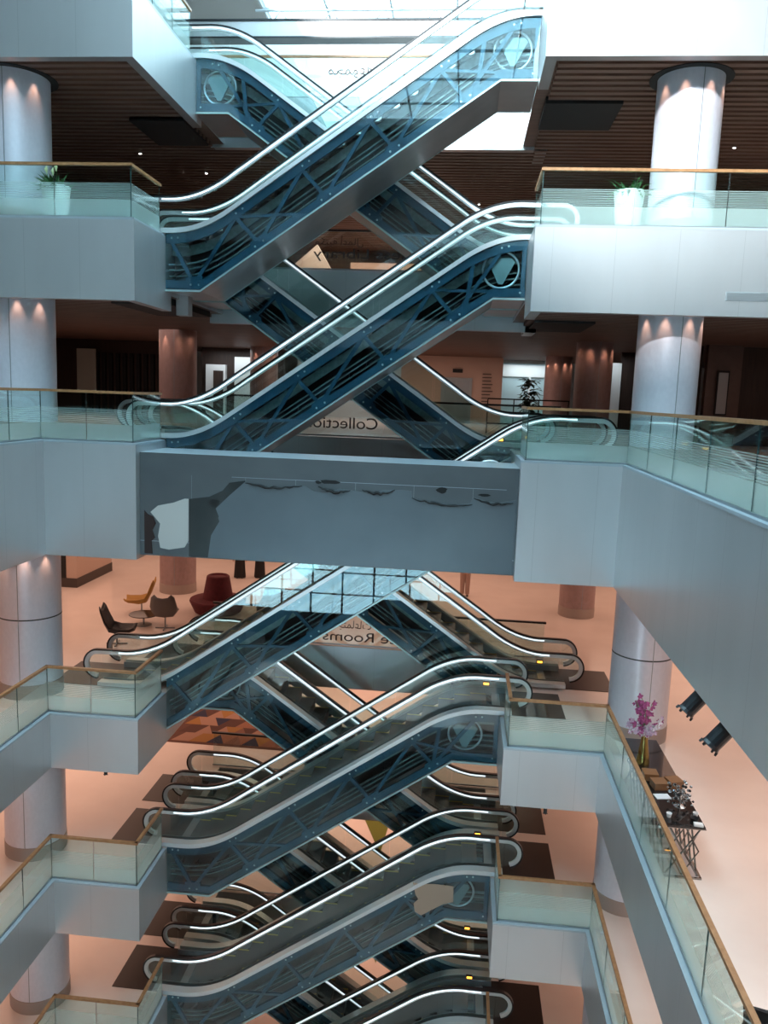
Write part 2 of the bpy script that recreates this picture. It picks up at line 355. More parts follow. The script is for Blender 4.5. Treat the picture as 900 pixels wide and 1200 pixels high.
# ------------------------------------------------------------------ columns
def column(x, y, z0, z1, r, m, label, seam=None, spots=True, gcol=None):
    t = empty('column', (x, y, z0), label, 'column')
    h = z1-z0
    b = MB(); b.lathe([(r, .35), (r, h-.02)], m, seg=48); b.build('shaft', t, True)
    if seam: b = MB(); b.lathe([(r, seam-.016), (r+.004, seam-.014), (r+.004, seam+.014), (r, seam+.016)], DARKM, seg=48); b.build('ring', t, True)
    b = MB(); b.lathe([(r+.012, 0), (r+.012, .34), (r-.01, .35)], PLINTH, seg=48); b.build('plinth', t, True)
    # vertical joint
    b = MB(); a = math.radians(-82); b.box(r*math.cos(a)-.008, r*math.sin(a)-.004, .35, r*math.cos(a)+.008, r*math.sin(a)+.006, h-.02, STEELD); b.build('joint', t)
    if spots:
        b = MB()
        for q in (-150, -112, -68, -30):
            a = math.radians(q); b.lathe([(.05, h-.03), (.05, h-.001)], STEELD, (r+.14)*math.cos(a), (r+.14)*math.sin(a), 12)
            l = bpy.data.lights.new('downlight', 'SPOT'); l.energy = 26; l.color = (1, .55, .36); l.spot_size = math.radians(50); l.spot_blend = .8; l.shadow_soft_size = .03
            o = bpy.data.objects.new('downlight', l); C.objects.link(o); o.location = (x+(r+.13)*math.cos(a), y+(r+.13)*math.sin(a), z1-(.14 if SOF['B'] <= z1 else .06))
            o.rotation_euler = Vector((-.12*math.cos(a), -.12*math.sin(a), -1)).to_track_quat('-Z', 'Y').to_euler()
        b.build('downlight_ring', t)
    return t
LV = [('A', ZB, SOF['A'], 'upper balcony level with the planters'), ('B', ZC, SOF['B'], 'middle balcony level'), ('C', ZD, SOF['C'], 'tall lounge level below the peeling bridge'),
      ('D', ZE, SOF['D'], 'second level below the peeling bridge'), ('E', ZF, SOF['E'], 'lowest visible level')]
for k, z0, z1, d in LV:
    seam = {'C': 1.95}.get(k)
    column(-10.22, 18.05, z0, z1, .72, COL, 'large pale round column at left, '+d, seam, k in 'ABC')
    column(4.32, 18.05, z0, z1, .66, COL, 'large pale round column at right, '+d, seam, k in 'AB')
    if k in 'BC':
        column(-10.25, 28.4, z0, z1, .66, COLB, 'reddish brown round column in the second row at left, '+d, None, k == 'B')
        column(4.38, 28.4, z0, z1, .62, COLB, 'reddish brown round column in the second row at right, '+d, None, k == 'B')
column(-9.6, 38.4, ZC, SOF['B'], .66, COLB, 'distant reddish column at left on the middle level', None, True)
column(4.35, 38.6, ZC, SOF['B'], .62, COLB, 'distant reddish column at right beside the potted tree', None, True)
# black disc as painted shade where the upper columns meet the slatted ceiling
b = MB()
for x, r in ((-10.22, .72), (4.32, .66)): b.lathe([(r+.17, SOF['A']-.115), (r+.17, SOF['A']-.1)], DARK, x, 18.05, 32)
struct(b.build('trim_92'))

# ------------------------------------------------------------------ glass balustrades
def balustrade(pts, z, label, wood=True, pitch=1.35, h=1.1, name='glass_balustrade', gm=None):
    t = empty(name, (pts[0][0], pts[0][1], z), label, 'balustrade')
    O = Vector((pts[0][0], pts[0][1], z))
    rm = WOODR if wood else RUBBER
    rail = MB(); shoe = MB()
    for (x0, y0), (x1, y1) in zip(pts, pts[1:]):
        d = Vector((x1-x0, y1-y0)); Ln = d.length; d.normalize(); nn = Vector((-d.y, d.x)); k = max(1, round(Ln/pitch))
        def quadbox(mb, a, c, wd, z0, z1, m, ext=0, em=False):
            p = Vector((x0, y0)) + d*(a-ext); q = Vector((x0, y0)) + d*(c+ext)
            vs = []
            for zz in (z0, z1):
                for u in (p-nn*wd/2, q-nn*wd/2, q+nn*wd/2, p+nn*wd/2): vs.append(mb.bm.verts.new((u.x-O.x, u.y-O.y, zz)))
            for f in ((3,2,1,0),(4,5,6,7),(0,1,5,4),(1,2,6,5),(2,3,7,6),(3,0,4,7)): mb.face([vs[i] for i in f], GEDGE if (em and f in ((1,2,6,5),(3,0,4,7))) else m)
        for i in range(k):
            g = MB(); quadbox(g, Ln*i/k+.008, Ln*(i+1)/k-.008, .016, .035, h-.035, gm or GLB, em=True); g.build('glass_panel', t)
        quadbox(rail, 0, Ln, .075, h-.035, h+.02, rm, .037)
        quadbox(shoe, 0, Ln, .04, .02, .06, STEELD, .02)
    rail.build('handrail', t); shoe.build('base_shoe', t)
    return t
g = .1
balustrade([(-17, YF+g), (XbL-g, YF+g), (XbL-g, 20.4)], ZA, 'glass balustrade at top left beside the highest escalators')
balustrade([(XbR+g, 18.3), (XbR+g, YF+g), (12, YF+g)], ZA, 'glass balustrade at top right above the bright white fascia')
balustrade([(-17, YF+g), (XbL-g, YF+g), (XbL-g, 18.38)], ZB, 'wood railed glass balustrade in front of the flowering planter at left', pitch=1.6)
balustrade([(XbR+g, 18.38), (XbR+g, YF+g), (12, YF+g)], ZB, 'wood railed glass balustrade in front of the planter at right', pitch=1.75)
LN = [(ZC, 'at eye level beside the peeling bridge'), (ZD, 'on the lounge level'), (ZE, 'one floor below the lounge level'), (ZF, 'on the lowest visible floor')]
for z, d in LN:
    balustrade([(XL-g, 3.0), (XL-g, YF+g), (XbL-g, YF+g), (XbL-g, 18.38)], z, 'wood railed glass balustrade at left '+d, pitch=1.3)
    balustrade([(XbR+g, 18.38), (XbR+g, YF+g), (XR+g, YF+g), (XR+g, .6)], z, 'wood railed glass balustrade at right '+d, pitch=1.75)
BK = [(ZA, 'top floor'), (ZB, 'library floor'), (ZC, 'collections floor'), (ZD, 'conference floor'), (ZE, 'floor below the lounge'), (ZF, 'lowest visible floor')]
for z, d in BK:
    balustrade([(-7.2, YK+.1), (2.7, YK+.1)], z, 'glass balustrade across the back of the void, '+d, wood=(z == ZA), pitch=2.4, gm=GLE)

# lettering on the back balustrades, reading correctly from behind
def text(s, xa, xb, z, hgt, m, label):
    """mirrored lettering between xa (viewer's left) and xb, reading correctly from behind"""
    cu_ = bpy.data.curves.new('lettering', 'FONT'); cu_.body = s; cu_.size = 1; cu_.extrude = .003; cu_.align_x = 'LEFT'
    o = bpy.data.objects.new('t', cu_); C.objects.link(o)
    dg = bpy.context.evaluated_depsgraph_get(); me = bpy.data.meshes.new_from_object(o.evaluated_get(dg)); bpy.data.objects.remove(o)
    xs = [v.co.x for v in me.vertices]; x0, x1 = min(xs), max(xs); k = (xb-xa)/(x1-x0)
    for v in me.vertices: v.co.x = (v.co.x-x0)*k; v.co.y *= hgt
    q = bpy.data.objects.new('lettering', me); C.objects.link(q); me.materials.clear(); me.materials.append(m)
    q.location = (xb, YK+.082, z); q.rotation_euler = (math.pi/2, 0, math.pi)
    return tag(q, label, 'lettering')
TXT = mat('lettering_grey', (.05, .04, .04), .6)
text('Business Library', -4.41, -.75, ZB+.34, .38, TXT, 'mirrored Business Library lettering on the back glass')
text('Collections', -4.75, -2.42, ZC+.26, .46, TXT, 'mirrored Collections lettering on the back glass')
text('Conference Rooms', -3.85, .55, ZD+.16, .42, TXT, 'mirrored Conference Rooms lettering on the back glass')
text('\u062a\ufe8e\ufecb\ufe8e\ufee4\ufe98\ufe9f\ufe8d', -3.45, -2.4, ZD+.56, .34, TXT, 'mirrored Arabic lettering above Conference Rooms')
text('\ufedd\ufe8e\ufee4\ufecb\u0623 \ufe94\ufe92\ufe98\ufedc\ufee3', -4.35, -3.0, ZB+.70, .26, TXT, 'mirrored Arabic lettering above Business Library')
text('\ufe94\ufecb\ufeee\ufee4\ufea0\ufee3', -4.1, -2.9, ZA+.62, .40, TXT, 'mirrored Arabic lettering on the topmost back glass')

# ------------------------------------------------------------------ escalators
SL = .69; XM = -2.84
def make_escalator(z0, z1, front, label, led=True, ragged=False):
    rise = z1-z0; run = rise/SL; B = .70
    y0, y1 = (18.45, 20.35) if front else (20.55, 22.4)
    hy = (y0+.27, y1-.27)
    s = 1 if front else -1
    def X(u): return XM + s*(u-run/2)
    def h(u):
        def k(v): return 0 if v < -B else (SL*v if v > B else SL*(v+B)**2/(4*B))
        return k(u) - k(u-run)
    def hk(u): return SL*min(max(u, 0), run)
    def sf(u): return min(1, max(0, (h(u+.05)-h(u-.05))/.1/SL))
    x0 = -8.6 if front else -8.6
    t = empty('escalator', (XM, y0, z0), label, 'escalator', 'crossing escalators of the atrium')
    ox = Vector((XM, y0, z0))
    def W(mb, name, par=t, smooth=False): 
        for v in mb.bm.verts: v.co.x -= XM; v.co.y -= y0; v.co.z -= 0
        return mb.build(name, par, smooth)
    N = 64
    def us(a, c, n=N): return [a+(c-a)*i/n for i in range(n+1)]
    def order(pts): return pts
    XC0, XC1 = XbL+.01, XbR-.01
    # u range inside the void
    ua, ub = sorted(((XC0-XM)*s+run/2, (XC1-XM)*s+run/2))
    U = sorted(us(ua, ub)+[q for q in (0, run) if ua < q < ub])
    uf = us(-1.35, run+1.35)
    # deck (outer cladding band) both sides, inner skirts
    for a, c, nm in ((y0-.03, y0+.20, 'outer_deck'), (y1-.20, y1+.03, 'outer_deck')):
        b = MB(); b.strip([X(u) for u in uf], [h(u)+.06 for u in uf], [h(u)+.17 for u in uf], a, c, STEEL); W(b, nm)
    b = MB()
    for a in (y0+.33, y1-.35): b.strip([X(u) for u in uf], [h(u)-.05 for u in uf], [h(u)+.16 for u in uf], a, a+.02, STEELD)
    W(b, 'skirt')
    # balustrade glass and handrails
    def hr(u): return h(u) + .90 + .10*sf(u)
    r = .36
    path = []
    for i in range(9):
        a = math.radians(-80 - i*(190-100+80)/8)
    cl = (-1.45, .90-r); ch = (run+1.45, rise+.90-r)
    low = [(cl[0]+r*math.cos(math.radians(a)), cl[1]+r*math.sin(math.radians(a))) for a in range(265, 89, -11)]
    mid = [(u, hr(u)) for u in us(-1.3, run+1.3, 60)]
    high = [(ch[0]+r*math.cos(math.radians(a)), ch[1]+r*math.sin(math.radians(a))) for a in range(90, -86, -11)]
    path = [(X(u), z) for u, z in low+mid+high]
    if s < 0: path = path[::-1]      # keep the left normal pointing up
    for k, yc in enumerate(hy):
        b = MB(); b.sweep(path, yc-.045, yc+.045, -.005, .035, RUBBER); hb = W(b, 'handrail')
        b = MB(); b.sweep(path, yc-.035, yc+.035, -.10, -.005, STEEL); W(b, 'handrail_guide')
        if led:
            a0 = 18; p2 = path[a0:-a0]
            yi = yc-.041
            b = MB(); b.sweep(p2, yi-.004, yi+.004, -.06, -.03, LED); W(b, 'light_strip')
        b = MB()
        nseg = int((run+2.6)/1.25); ue = us(-1.38, run+1.38, nseg)
        for a, c in zip(ue, ue[1:]):
            vv = us(a+.006, c-.006, 8)
            b.strip([X(u) for u in vv], [h(u)+.15 for u in vv], [hr(u)-.055 for u in vv], yc-.006, yc+.006, GLE)
        for cc, sg in ((cl, -1), (ch, 1)):
            base = cc[1]+r-.90
            vv = [(.0, .0), (.12, .0), (.22, .0), (.29, .0), (r-.02, .0)]
            xs, zb, zt = [], [], []
            for d, _ in vv:
                q = math.sqrt(max(0, r*r-d*d)); xs.append(X(cc[0]+sg*(d-.06))); zb.append(max(cc[1]-q, base+.15)); zt.append(cc[1]+q-.04)
            b.strip(xs, zb, zt, yc-.006, yc+.006, GLE)
        W(b, 'balustrade_glass')
    # truss: chords, struts and gussets on both faces
    for yy0, yy1 in ((y0+.03, y0+.11), (y1-.11, y1-.03)):
        b = MB()
        b.strip([X(u) for u in U], [h(u)-.16 for u in U], [h(u)+.06 for u in U], yy0, yy1, BLUE)
        b.strip([X(u) for u in U], [hk(u)-1.17 for u in U], [hk(u)-.98 for u in U], yy0, yy1, BLUE)
        W(b, 'truss_chord')
    LIN = 1.5; k = 0
    u = ua + .12
    cells = []
    while u < ub-.2: cells.append(u); u += LIN
    for yy0, yy1, full in ((y0+.035, y0+.10, True), (y1-.10, y1-.035, False)):
        b = MB()
        for i, u in enumerate(cells):
            if u > min(run+.28, ub-.55)-1.1: continue
            un = min(u+LIN, ub-.05)
            a = (X(u), h(u)-.1); c = (X(u+.55 if u+.55 < ub else ub), hk(min(u+.55, ub))-1.05)
            b.bar(a, c, .085, yy0, yy1, BLUE)
            if full:
                if i % 3 == 1: b.bar((X(u), h(u)-.1), (X(un), hk(un)-1.05), .06, yy0+.005, yy1-.005, BLUE)
                b.bar((X(un), h(un)-.12), (X(min(u+.55, ub)), hk(min(u+.55, ub))-1.05), .085, yy0+.01, yy1-.01, BLUE)
                # gussets and bolt heads
                g0 = min(u+.55, ub)
                if g0+.2 < ub and g0-.2 > ua:
                    b.strip([X(g0-.2), X(g0+.2)], [hk(g0-.2)-1.0]*1+[hk(g0+.2)-1.0], [hk(g0-.2)-.9, hk(g0+.2)-.9], yy0-.004, yy1, BLUE)
        uwl = min(run+.28, ub-.55)-.62
        b.bar((X(uwl), h(uwl)-.1), (X(uwl-.12), hk(uwl-.12)-1.05), .09, yy0, yy1, BLUE)
        b.bar((X(ub-.06), h(ub)-.1), (X(ub-.06), hk(ub)-1.05), .10, yy0, yy1, BLUE)
        W(b, 'truss_brace')
    b = MB()
    for u in cells:
        for du, dz in ((.02, -.04), (.17, -.04), (.47, -1.07), (.66, -1.07)):
            q = u+du
            if q > ub-.05: continue
            b.lathe([(.001, 0), (.026, 0), (.02, .012), (.001, .014)], STEEL, 0, 0, 8)
            vs = b.bm.verts[:] if False else None
            b.bm.verts.ensure_lookup_table()
            for v in b.bm.verts[-32:]:
                x, yv, z = v.co; v.co = Vector((X(q)+x, y0+.03-z, (h(q) if dz > -.5 else hk(q))+dz+yv))
    W(b, 'bolt')
    # things inside the truss
    b = MB()
    b.strip([X(u) for u in U], [h(u)-.38 for u in U], [h(u)-.15 for u in U], y0+.42, y0+.46, TRAY)
    b.strip([X(u) for u in U], [hk(u)-1.12 for u in U], [h(u)+.0 for u in U], y0+.62, y0+.65, DARK)  # black sheet added to paint the truss interior as shade
    for dz in (-.60, -.72, -.86): b.strip([X(u) for u in U], [h(u)+dz-.015 for u in U], [h(u)+dz+.015 for u in U], y0+.25, y0+.32, TRAY)
    W(b, 'tray_and_shade_sheet')
    b = MB(); u = ua+.1
    while u < ub-.3:
        z = h(u)-.78; q = .16
        b.prism([(X(u)-q, z+q*SL*s*-1-.02), (X(u)+q, z+q*SL*s-.02), (X(u)+q*s, z+.22)], y0+.46, y0+.60, DARK, DARKM); u += .4
    W(b, 'return_steps')
    # bottom plate and glazing rail
    b = MB(); b.strip([X(u) for u in U], [hk(u)-1.22 for u in U], [hk(u)-1.18 for u in U], y0, y1, BOTTOM); W(b, 'bottom_plate')
    b = MB()
    for yy in (y0-.012, y1-.012): b.strip([X(u) for u in U], [hk(u)-1.235 for u in U], [hk(u)-1.195 for u in U], yy, yy+.025, mat_edge, ) 
    W(b, 'edge_trim')
    ns = 6
    for yy in (y0, y1-.012):
        b = MB()
        ue = us(ua, ub, ns)
        for a, c in zip(ue, ue[1:]):
            vv = sorted(us(a+.004, c-.004, 14)+[q for q in (0, run) if a+.01 < q < c-.01]); b.strip([X(u) for u in vv], [hk(u)-1.19 for u in vv], [h(u)+.06 for u in vv], yy, yy+.010, GLS)
        W(b, 'side_glass')
    # drive wheel with triangular plate near the top landing
    uw = min(run+.28, ub-.55); cx_, cz_ = X(uw), rise-.56
    b = MB(); ring = [(cx_+.40*math.cos(a*math.tau/36), y0+.2, cz_+.40*math.sin(a*math.tau/36)) for a in range(37)]
    b.tube(ring, .026, STEEL, 8, False); wo = W(b, 'drive_wheel', smooth=True)
    b = MB(); tri = [(cx_-.30, cz_+.16), (cx_-.24, cz_+.24), (cx_+.24, cz_+.24), (cx_+.30, cz_+.16), (cx_+.05, cz_-.32), (cx_-.05, cz_-.32)]
    b.prism(tri, y0+.13, y0+.20, WPLATE); W(b, 'wheel_plate', wo)
    b = MB(); b.tube([(cx_, y0+.15, cz_+.03), (cx_, y0+.26, cz_+.03)], .05, STEEL, 12); W(b, 'wheel_hub', wo)
    # steps
    def stepmesh():
        b = MB(); b.box(-.2, y0+.40, -.03, .2, y1-.40, 0, STEPM)
        fx = -.2*s
        b.box(min(fx, fx+.012*s), y0+.40, -.27, max(fx, fx+.012*s), y1-.40, -.03, STEPM)
        b.box(-.2, y1-.45, 0, .2, y1-.40, .004, YELL)
        b.box(-.2, y0+.40, 0, .2, y0+.445, .004, YELL)
        for v in b.bm.verts: v.co.y -= y0
        return b.build('step', t)
    st0 = stepmesh(); first = True
    u = -.6
    while u < run+.9:
        o = st0 if first else st0.copy()
        if not first: C.objects.link(o)
        first = False; o.parent = t; o.location = (X(u)-XM, 0, h(u)+.0); u += .4
    xi = .95 if front else 2.5 if run > 8 else .9
    zi = rise if front else 0
    b = MB(); b.box(xi-.09, y1-.42, zi+.22, xi+.09, y1-.36, zi+.32, DARK); b.box(xi-.07, y1-.425, zi+.24, xi+.07, y1-.42, zi+.30, AMBER); W(b, 'indicator')
    # landing plates at both ends
    for (ua_, ub_, zz) in ((-2.65, -.8, 0), (run+1.1, run+2.65, rise)):
        xa, xb = sorted((X(ua_), X(ub_)))
        b = MB(); b.box(xa, y0+.12, zz-.02, xb, y1-.12, zz+.012, MATD); W(b, 'landing_plate')
    b = MB()
    for uu, zz in ((-.82, 0), (run+1.02, rise)): b.box(X(uu)-.1, y0+.38, zz-.01, X(uu)+.1, y1-.38, zz+.016, STEELD)
    W(b, 'comb_plate')
    if ragged:
        b = MB(); pts = [(-1.75, .40), (-1.45, .36), (-.9, .42), (-.12, .40), (-.1, -.28), (-.5, -.42), (-1.0, -.75), (-1.35, -1.0), (-1.62, -.86), (-1.68, -.5), (-1.5, -.3), (-1.62, -.12)]
        b.prism([(X(run)+x*.62+.25, rise-.55+z*.62) for x, z in pts], y0-.02, y0-.012, mat('ragged_beige', (.36, .26, .19), .6))  # ragged beige patch laid on the near side glass
        W(b, 'beige_patch')
    for ch in t.children: 
        pass
    return t
mat_edge = mat('pale_edge_trim', (.35, .50, .50), .3, .5)
F_ = [(ZB, ZA, 'topmost escalator rising to the right, ending at the bright white fascia'), (ZC, ZB, 'escalator rising to the right directly above the peeling bridge'),
      (ZD, ZC, 'escalator climbing from the lounge level up behind the peeling bridge'), (ZE, ZD, 'escalator rising to the right just below the lounge level'),
      (ZF, ZE, 'escalator rising to the right with torn beige patch on its side glass'), (ZG, ZF, 'lowest escalator rising to the right, at the bottom edge of the photo')]
G_ = [(ZB, ZA, 'topmost escalator descending to the right, at upper left behind the front one'), (ZC, ZB, 'rear escalator descending to the right from the planter level'),
      (ZD, ZC, 'rear escalator descending to the right out from under the peeling bridge'), (ZE, ZD, 'rear escalator descending right between lounge level and the floor below'),
      (ZF, ZE, 'rear escalator descending right in the second storey under the lounge'), (ZG, ZF, 'lowest rear escalator descending to the right at bottom of photo')]
for i, (a, c, l) in enumerate(F_): make_escalator(a, c, True, l, ragged=(i == 4))
for a, c, l in G_: make_escalator(a, c, False, l)

# ------------------------------------------------------------------ peeling bridge at eye level
BR = noisy('bridge_grey_metal', (.12, .135, .145), (.15, .165, .175), (.4, 1, .6), 1.5, .32, .5)
FILM = noisy('bluish_film', (.125, .15, .17), (.15, .18, .20), (.5, 1, .5), 1.3, .34, .35)
FILMD = noisy('dark_mirror_film', (.05, .058, .06), (.075, .082, .082), (1, 1, .7), 1.2, .25, .5)
t = empty('bridge_bulkhead', (-2.86, 16.9, -2.4), 'grey bridge panel across the void with peeling silver film', 'bridge')
def TB(mb, nm, sm=False):
    for v in mb.bm.verts: v.co.x += 2.86; v.co.y -= 16.9; v.co.z += 2.4
    return mb.build(nm, t, sm)
b = MB(); b.box(XbL+.005, 16.9, -2.42, XbR-.005, 18.40, -.14, BR, LEDGE, BR); TB(b, 'beam')
b = MB(); b.box(XbL+.005, 16.895, -2.10, XbR-.005, 16.899, -2.09, LEDGE); b.box(-4.9, 16.895, -.60, 1.0, 16.899, -.592, LEDGE)
for x in (-5.8, -4.6, -3.5, -2.2, -.95, .3): b.box(x, 16.896, -2.09, x+.008, 16.899, -.6, STEELD)
TB(b, 'seam')
edge = [(-5.42,-2.4),(-5.35,-1.9),(-5.15,-1.55),(-5.25,-1.3),(-4.95,-1.0),(-4.6,-.68),(-4.5,-.78),(-3.95,-.80),(-3.65,-.72),(-3.3,-.70),(-3.1,-.82),(-2.8,-.84),(-2.55,-.74),(-2.2,-.76),(-1.9,-.83),(-1.6,-.72),(-1.2,-.70),(-1.0,-.72),(-.98,-.86),(-.6,-.92),(-.2,-.96),(.25,-.92),(.32,-.78),(.55,-.84),(.8,-.88),(1.2,-.80)]
b = MB(); b.prism(edge+[(1.2,-2.4)], 16.885, 16.899, FILM); TB(b, 'loose_film')
b = MB()
random.seed(3)
for A_, C_ in (((-4.6,-.70), (-3.35,-.72)), ((-3.0,-.72), (-2.3,-.76)), ((-2.05,-.74), (-1.35,-.72)), ((-.98,-.86), (.3,-.95)), ((.32,-.80), (1.15,-.86))):
    n_ = 14; pts = []
    for i in range(n_+1):
        f = i/n_; pts.append((A_[0]+(C_[0]-A_[0])*f, 16.875-.012*math.sin(f*math.pi), A_[1]+(C_[1]-A_[1])*f - .07*math.sin(f*math.pi)+random.uniform(-.018,.018)))
    b.tube(pts, [.008+.022*math.sin(math.pi*i/n_)*random.uniform(.5,1.3) for i in range(n_+1)], DARK, 6)  # black tubes paint the shading along the curled film
TB(b, 'curled_edge_shade')
b = MB()
for (x, z, rx, rz) in ((-2.75, -.60, .22, .045), (-.35, -.66, .12, .07), (-3.0, -.62, .08, .03), (.55, -.73, .14, .03), (-5.3, -1.18, .14, .08)):
    b = MB(); b.prism([(x+rx*math.cos(a*.5236)*random.uniform(.7, 1.2), z+rz*math.sin(a*.5236)*random.uniform(.7, 1.2)) for a in range(12)], 16.882, 16.896, DARK); TB(b, 'film_curl_shade')  # flat black spots paint the shading of lifted film
b = MB(); b.prism([(-5.85,-2.40),(-5.85,-1.12),(-5.4,-1.05),(-5.1,-.9),(-4.95,-.72),(-4.6,-.66),(-4.55,-.9),(-4.9,-1.2),(-5.2,-1.5),(-5.1,-1.8),(-5.38,-2.4)], 16.888, 16.898, FILMD); TB(b, 'mirror_film')
b = MB(); b.prism([(-6.72,-1.45),(-6.55,-1.30),(-6.2,-1.22),(-5.95,-1.12),(-5.86,-1.12),(-5.86,-2.05),(-5.95,-2.2),(-6.3,-2.27),(-6.5,-2.24),(-6.55,-1.98),(-6.5,-1.7)], 16.886, 16.898, mat('bare_pale_board', (.50, .50, .48), .6)); TB(b, 'bare_board')
b = MB(); b.prism([(-6.86,-2.38),(-6.86,-1.42),(-6.78,-1.5),(-6.66,-1.55),(-6.6,-1.7),(-6.68,-1.85),(-6.62,-2.02),(-6.7,-2.1),(-6.68,-2.38)], 16.884, 16.898, mat('blackish_patch', (.03, .014, .012), .8)); TB(b, 'dark_bit')  # blackish irregular shape left of the bare board

# back fascia tint stays with the slab; grille on the right middle fascia
t = empty('air_grille', (6.2, YF-.02, 3.35), 'long grey air grille low on the white fascia at right', 'grille')
b = MB(); b.box(-1.2, 0, 0, 2.2, .015, .17, GREYP); b.build('frame', t)
b = MB()
for i in range(5): b.box(-1.18, -.008, .015+i*.03, 2.18, 0, .027+i*.03, STEELD)
b.build('louvre', t)

# ------------------------------------------------------------------ planters on level B
LEAF = noisy('leaf_green', (.05, .16, .05), (.12, .28, .09), (1, 1, 1), 9, .5)
CREAM = mat('cream_petal', (.85, .80, .45), .5)
POT = noisy('white_planter', (.80, .82, .80), (.86, .87, .85), (1, 1, 1), 12, .45, 0, .3)
def leaf(b, base, az, el, L_, w_, m, bend=.5):
    base = Vector(base); pr = []
    for i in range(6):
        f = i/5; e = el - bend*f*1.6
        if i == 0: p = base.copy()
        else: p = p + Vector((math.cos(az)*math.cos(e), math.sin(az)*math.cos(e), math.sin(e)))*L_/5
        ww = w_*math.sin(math.pi*min(.98, max(.08, f*.9+.1))); sd = Vector((-math.sin(az), math.cos(az), 0))*ww
        pr.append((b.bm.verts.new(p-sd), b.bm.verts.new(p+Vector((0, 0, -ww*.3))), b.bm.verts.new(p+sd)))
    for A, B_ in zip(pr, pr[1:]):
        b.face([A[0], A[1], B_[1], B_[0]], m); b.face([A[1], A[2], B_[2], B_[1]], m)
def planter(x, y, label, flowers, r=.30, hh=.82):
    t = empty('planter', (x, y, ZB), label, 'planter')
    b = MB(); b.lathe([(r*.72, 0), (r*.74, .03), (r, hh-.05), (r*1.03, hh), (r*.93, hh), (r*.9, hh-.08), (.01, hh-.08)], POT, seg=32); b.build('pot', t, True)
    b = MB()
    for i in range(70):
        a = random.uniform(0, math.tau); leaf(b, (.2*math.cos(a)*random.random(), .2*math.sin(a)*random.random(), hh-.08), a, random.uniform(.3, 1.35), random.uniform(.25, .45), .035, LEAF, random.uniform(.3, .8))
    b.build('foliage', t)
    if flowers:
        b = MB()
        for dx, hz in ((-.17, .42), (.05, .47), (-.02, .38)):
            b.tube([(dx*.5, -.05, hh-.05), (dx, -.06, hh+hz-.16)], .006, LEAF, 5); 
            b.tube([(dx, -.06, hh+hz-.17), (dx-.01, -.07, hh+hz-.08), (dx+.01, -.08, hh+hz)], [.008, .04, .005], CREAM, 8)
        b.build('flower', t)
planter(-9.08, 17.55, 'tapered white planter with cream lilies at left behind the glass', True)
planter(3.13, 17.35, 'tapered white planter with green foliage at right behind the glass', False)

# ------------------------------------------------------------------ lounge on level D
def shell_chair(x, y, rz, m, label, tilt=0):
    t = empty('lounge_chair', (x, y, ZD), label, 'chair', None, rz)
    b = MB()      # folded sheet shell: seat, back, side wings
    P = {}
    def q(*v): return [b.bm.verts.new(p) for p in v]
    prof = [(.52, .44, .22), (.40, .40, .30), (.05, .36, .30), (-.18, .42, .33), (-.30, .66, .36), (-.42, .98, .30), (-.46, 1.08, .20)]
    rows = []
    for px, pz, hw in prof:
        side = .10 if -.3 < px < .3 else .05
        rows.append([b.bm.verts.new((px+.02, -hw-.06, pz+side+.05)), b.bm.verts.new((px, -hw*.8, pz)), b.bm.verts.new((px, 0, pz-.03)), b.bm.verts.new((px, hw*.8, pz)), b.bm.verts.new((px+.02, hw+.06, pz+side+.05))])
    for A, B_ in zip(rows, rows[1:]):
        for i in range(4): b.face([A[i], A[i+1], B_[i+1], B_[i]], m)
    o = b.build('seat_shell', t, True); md = o.modifiers.new('thick', 'SOLIDIFY'); md.thickness = .035
    b = MB(); b.tube([(0, 0, .03), (0, 0, .36)], .025, STEELD, 10); b.build('stem', t)
    b = MB()
    for a in (0, 1, 2, 3): b.box(-.3, -.02, .0, .3, .02, .03, STEELD) if a == 0 else (b.box(-.02, -.3, .0, .02, .3, .03, STEELD) if a == 1 else None)
    b.build('base_cross', t)
shell_chair(-9.75, 21.9, math.radians(12), mat('black_leather', (.012, .014, .02), .4), 'black shell lounge chair nearest the left column')
shell_chair(-10.35, 25.2, math.radians(192), mat('mustard_fabric', (.42, .22, .045), .6), 'mustard yellow shell lounge chair facing left')
shell_chair(-8.97, 23.7, math.radians(100), mat('grey_fabric', (.17, .15, .14), .7), 'grey lounge chair with its back to the escalator')
t = empty('coffee_table', (-9.75, 23.9, ZD), 'low dark coffee table between the lounge chairs', 'table')
b = MB(); b.lathe([(.45, .33), (.46, .345), (.45, .36)], mat('table_glass_dark', (.05, .045, .045), .1, .3), seg=32); b.build('table_top', t, True)
b = MB(); b.tube([(0, 0, .02), (0, 0, .33)], .03, STEELD, 10); b.lathe([(.25, 0), (.25, .02)], STEELD, seg=24); b.build('base', t)
RED = noisy('dark_red_velvet', (.085, .008, .014), (.12, .012, .02), (1, 1, 1), 8, .8)
t = empty('round_sofa', (-7.95, 25.9, ZD), 'dark red round sofa with a tall conical centre back', 'sofa')
b = MB(); b.lathe([(.78, .05), (.95, .42), (.93, .47), (.5, .50)], RED, seg=40); b.build('seat', t, True)
b = MB(); b.lathe([(.52, .46), (.44, .9), (.38, 1.25), (.34, 1.28), (.30, 1.25), (.28, 1.22)], RED, seg=40); b.build('backrest', t, True)
b = MB(); b.lathe([(.7, 0), (.72, .06)], DARK, seg=32); b.build('base', t)
t = empty('grey_bench', (-5.95, 25.8, ZD), 'grey upholstered armchair right of the red round sofa', 'chair')
GF = mat('taupe_fabric', (.16, .13, .14), .8)
b = MB(); b.prism([(-.5, .05), (.5, .05), (.6, .45), (-.55, .45)], -.4, .4, GF); b.build('seat', t)
b = MB(); b.prism([(-.55, .45), (.6, .45), (.5, .85), (-.4, .9)], .25, .42, GF); b.build('backrest', t)
t.name = 'armchair'
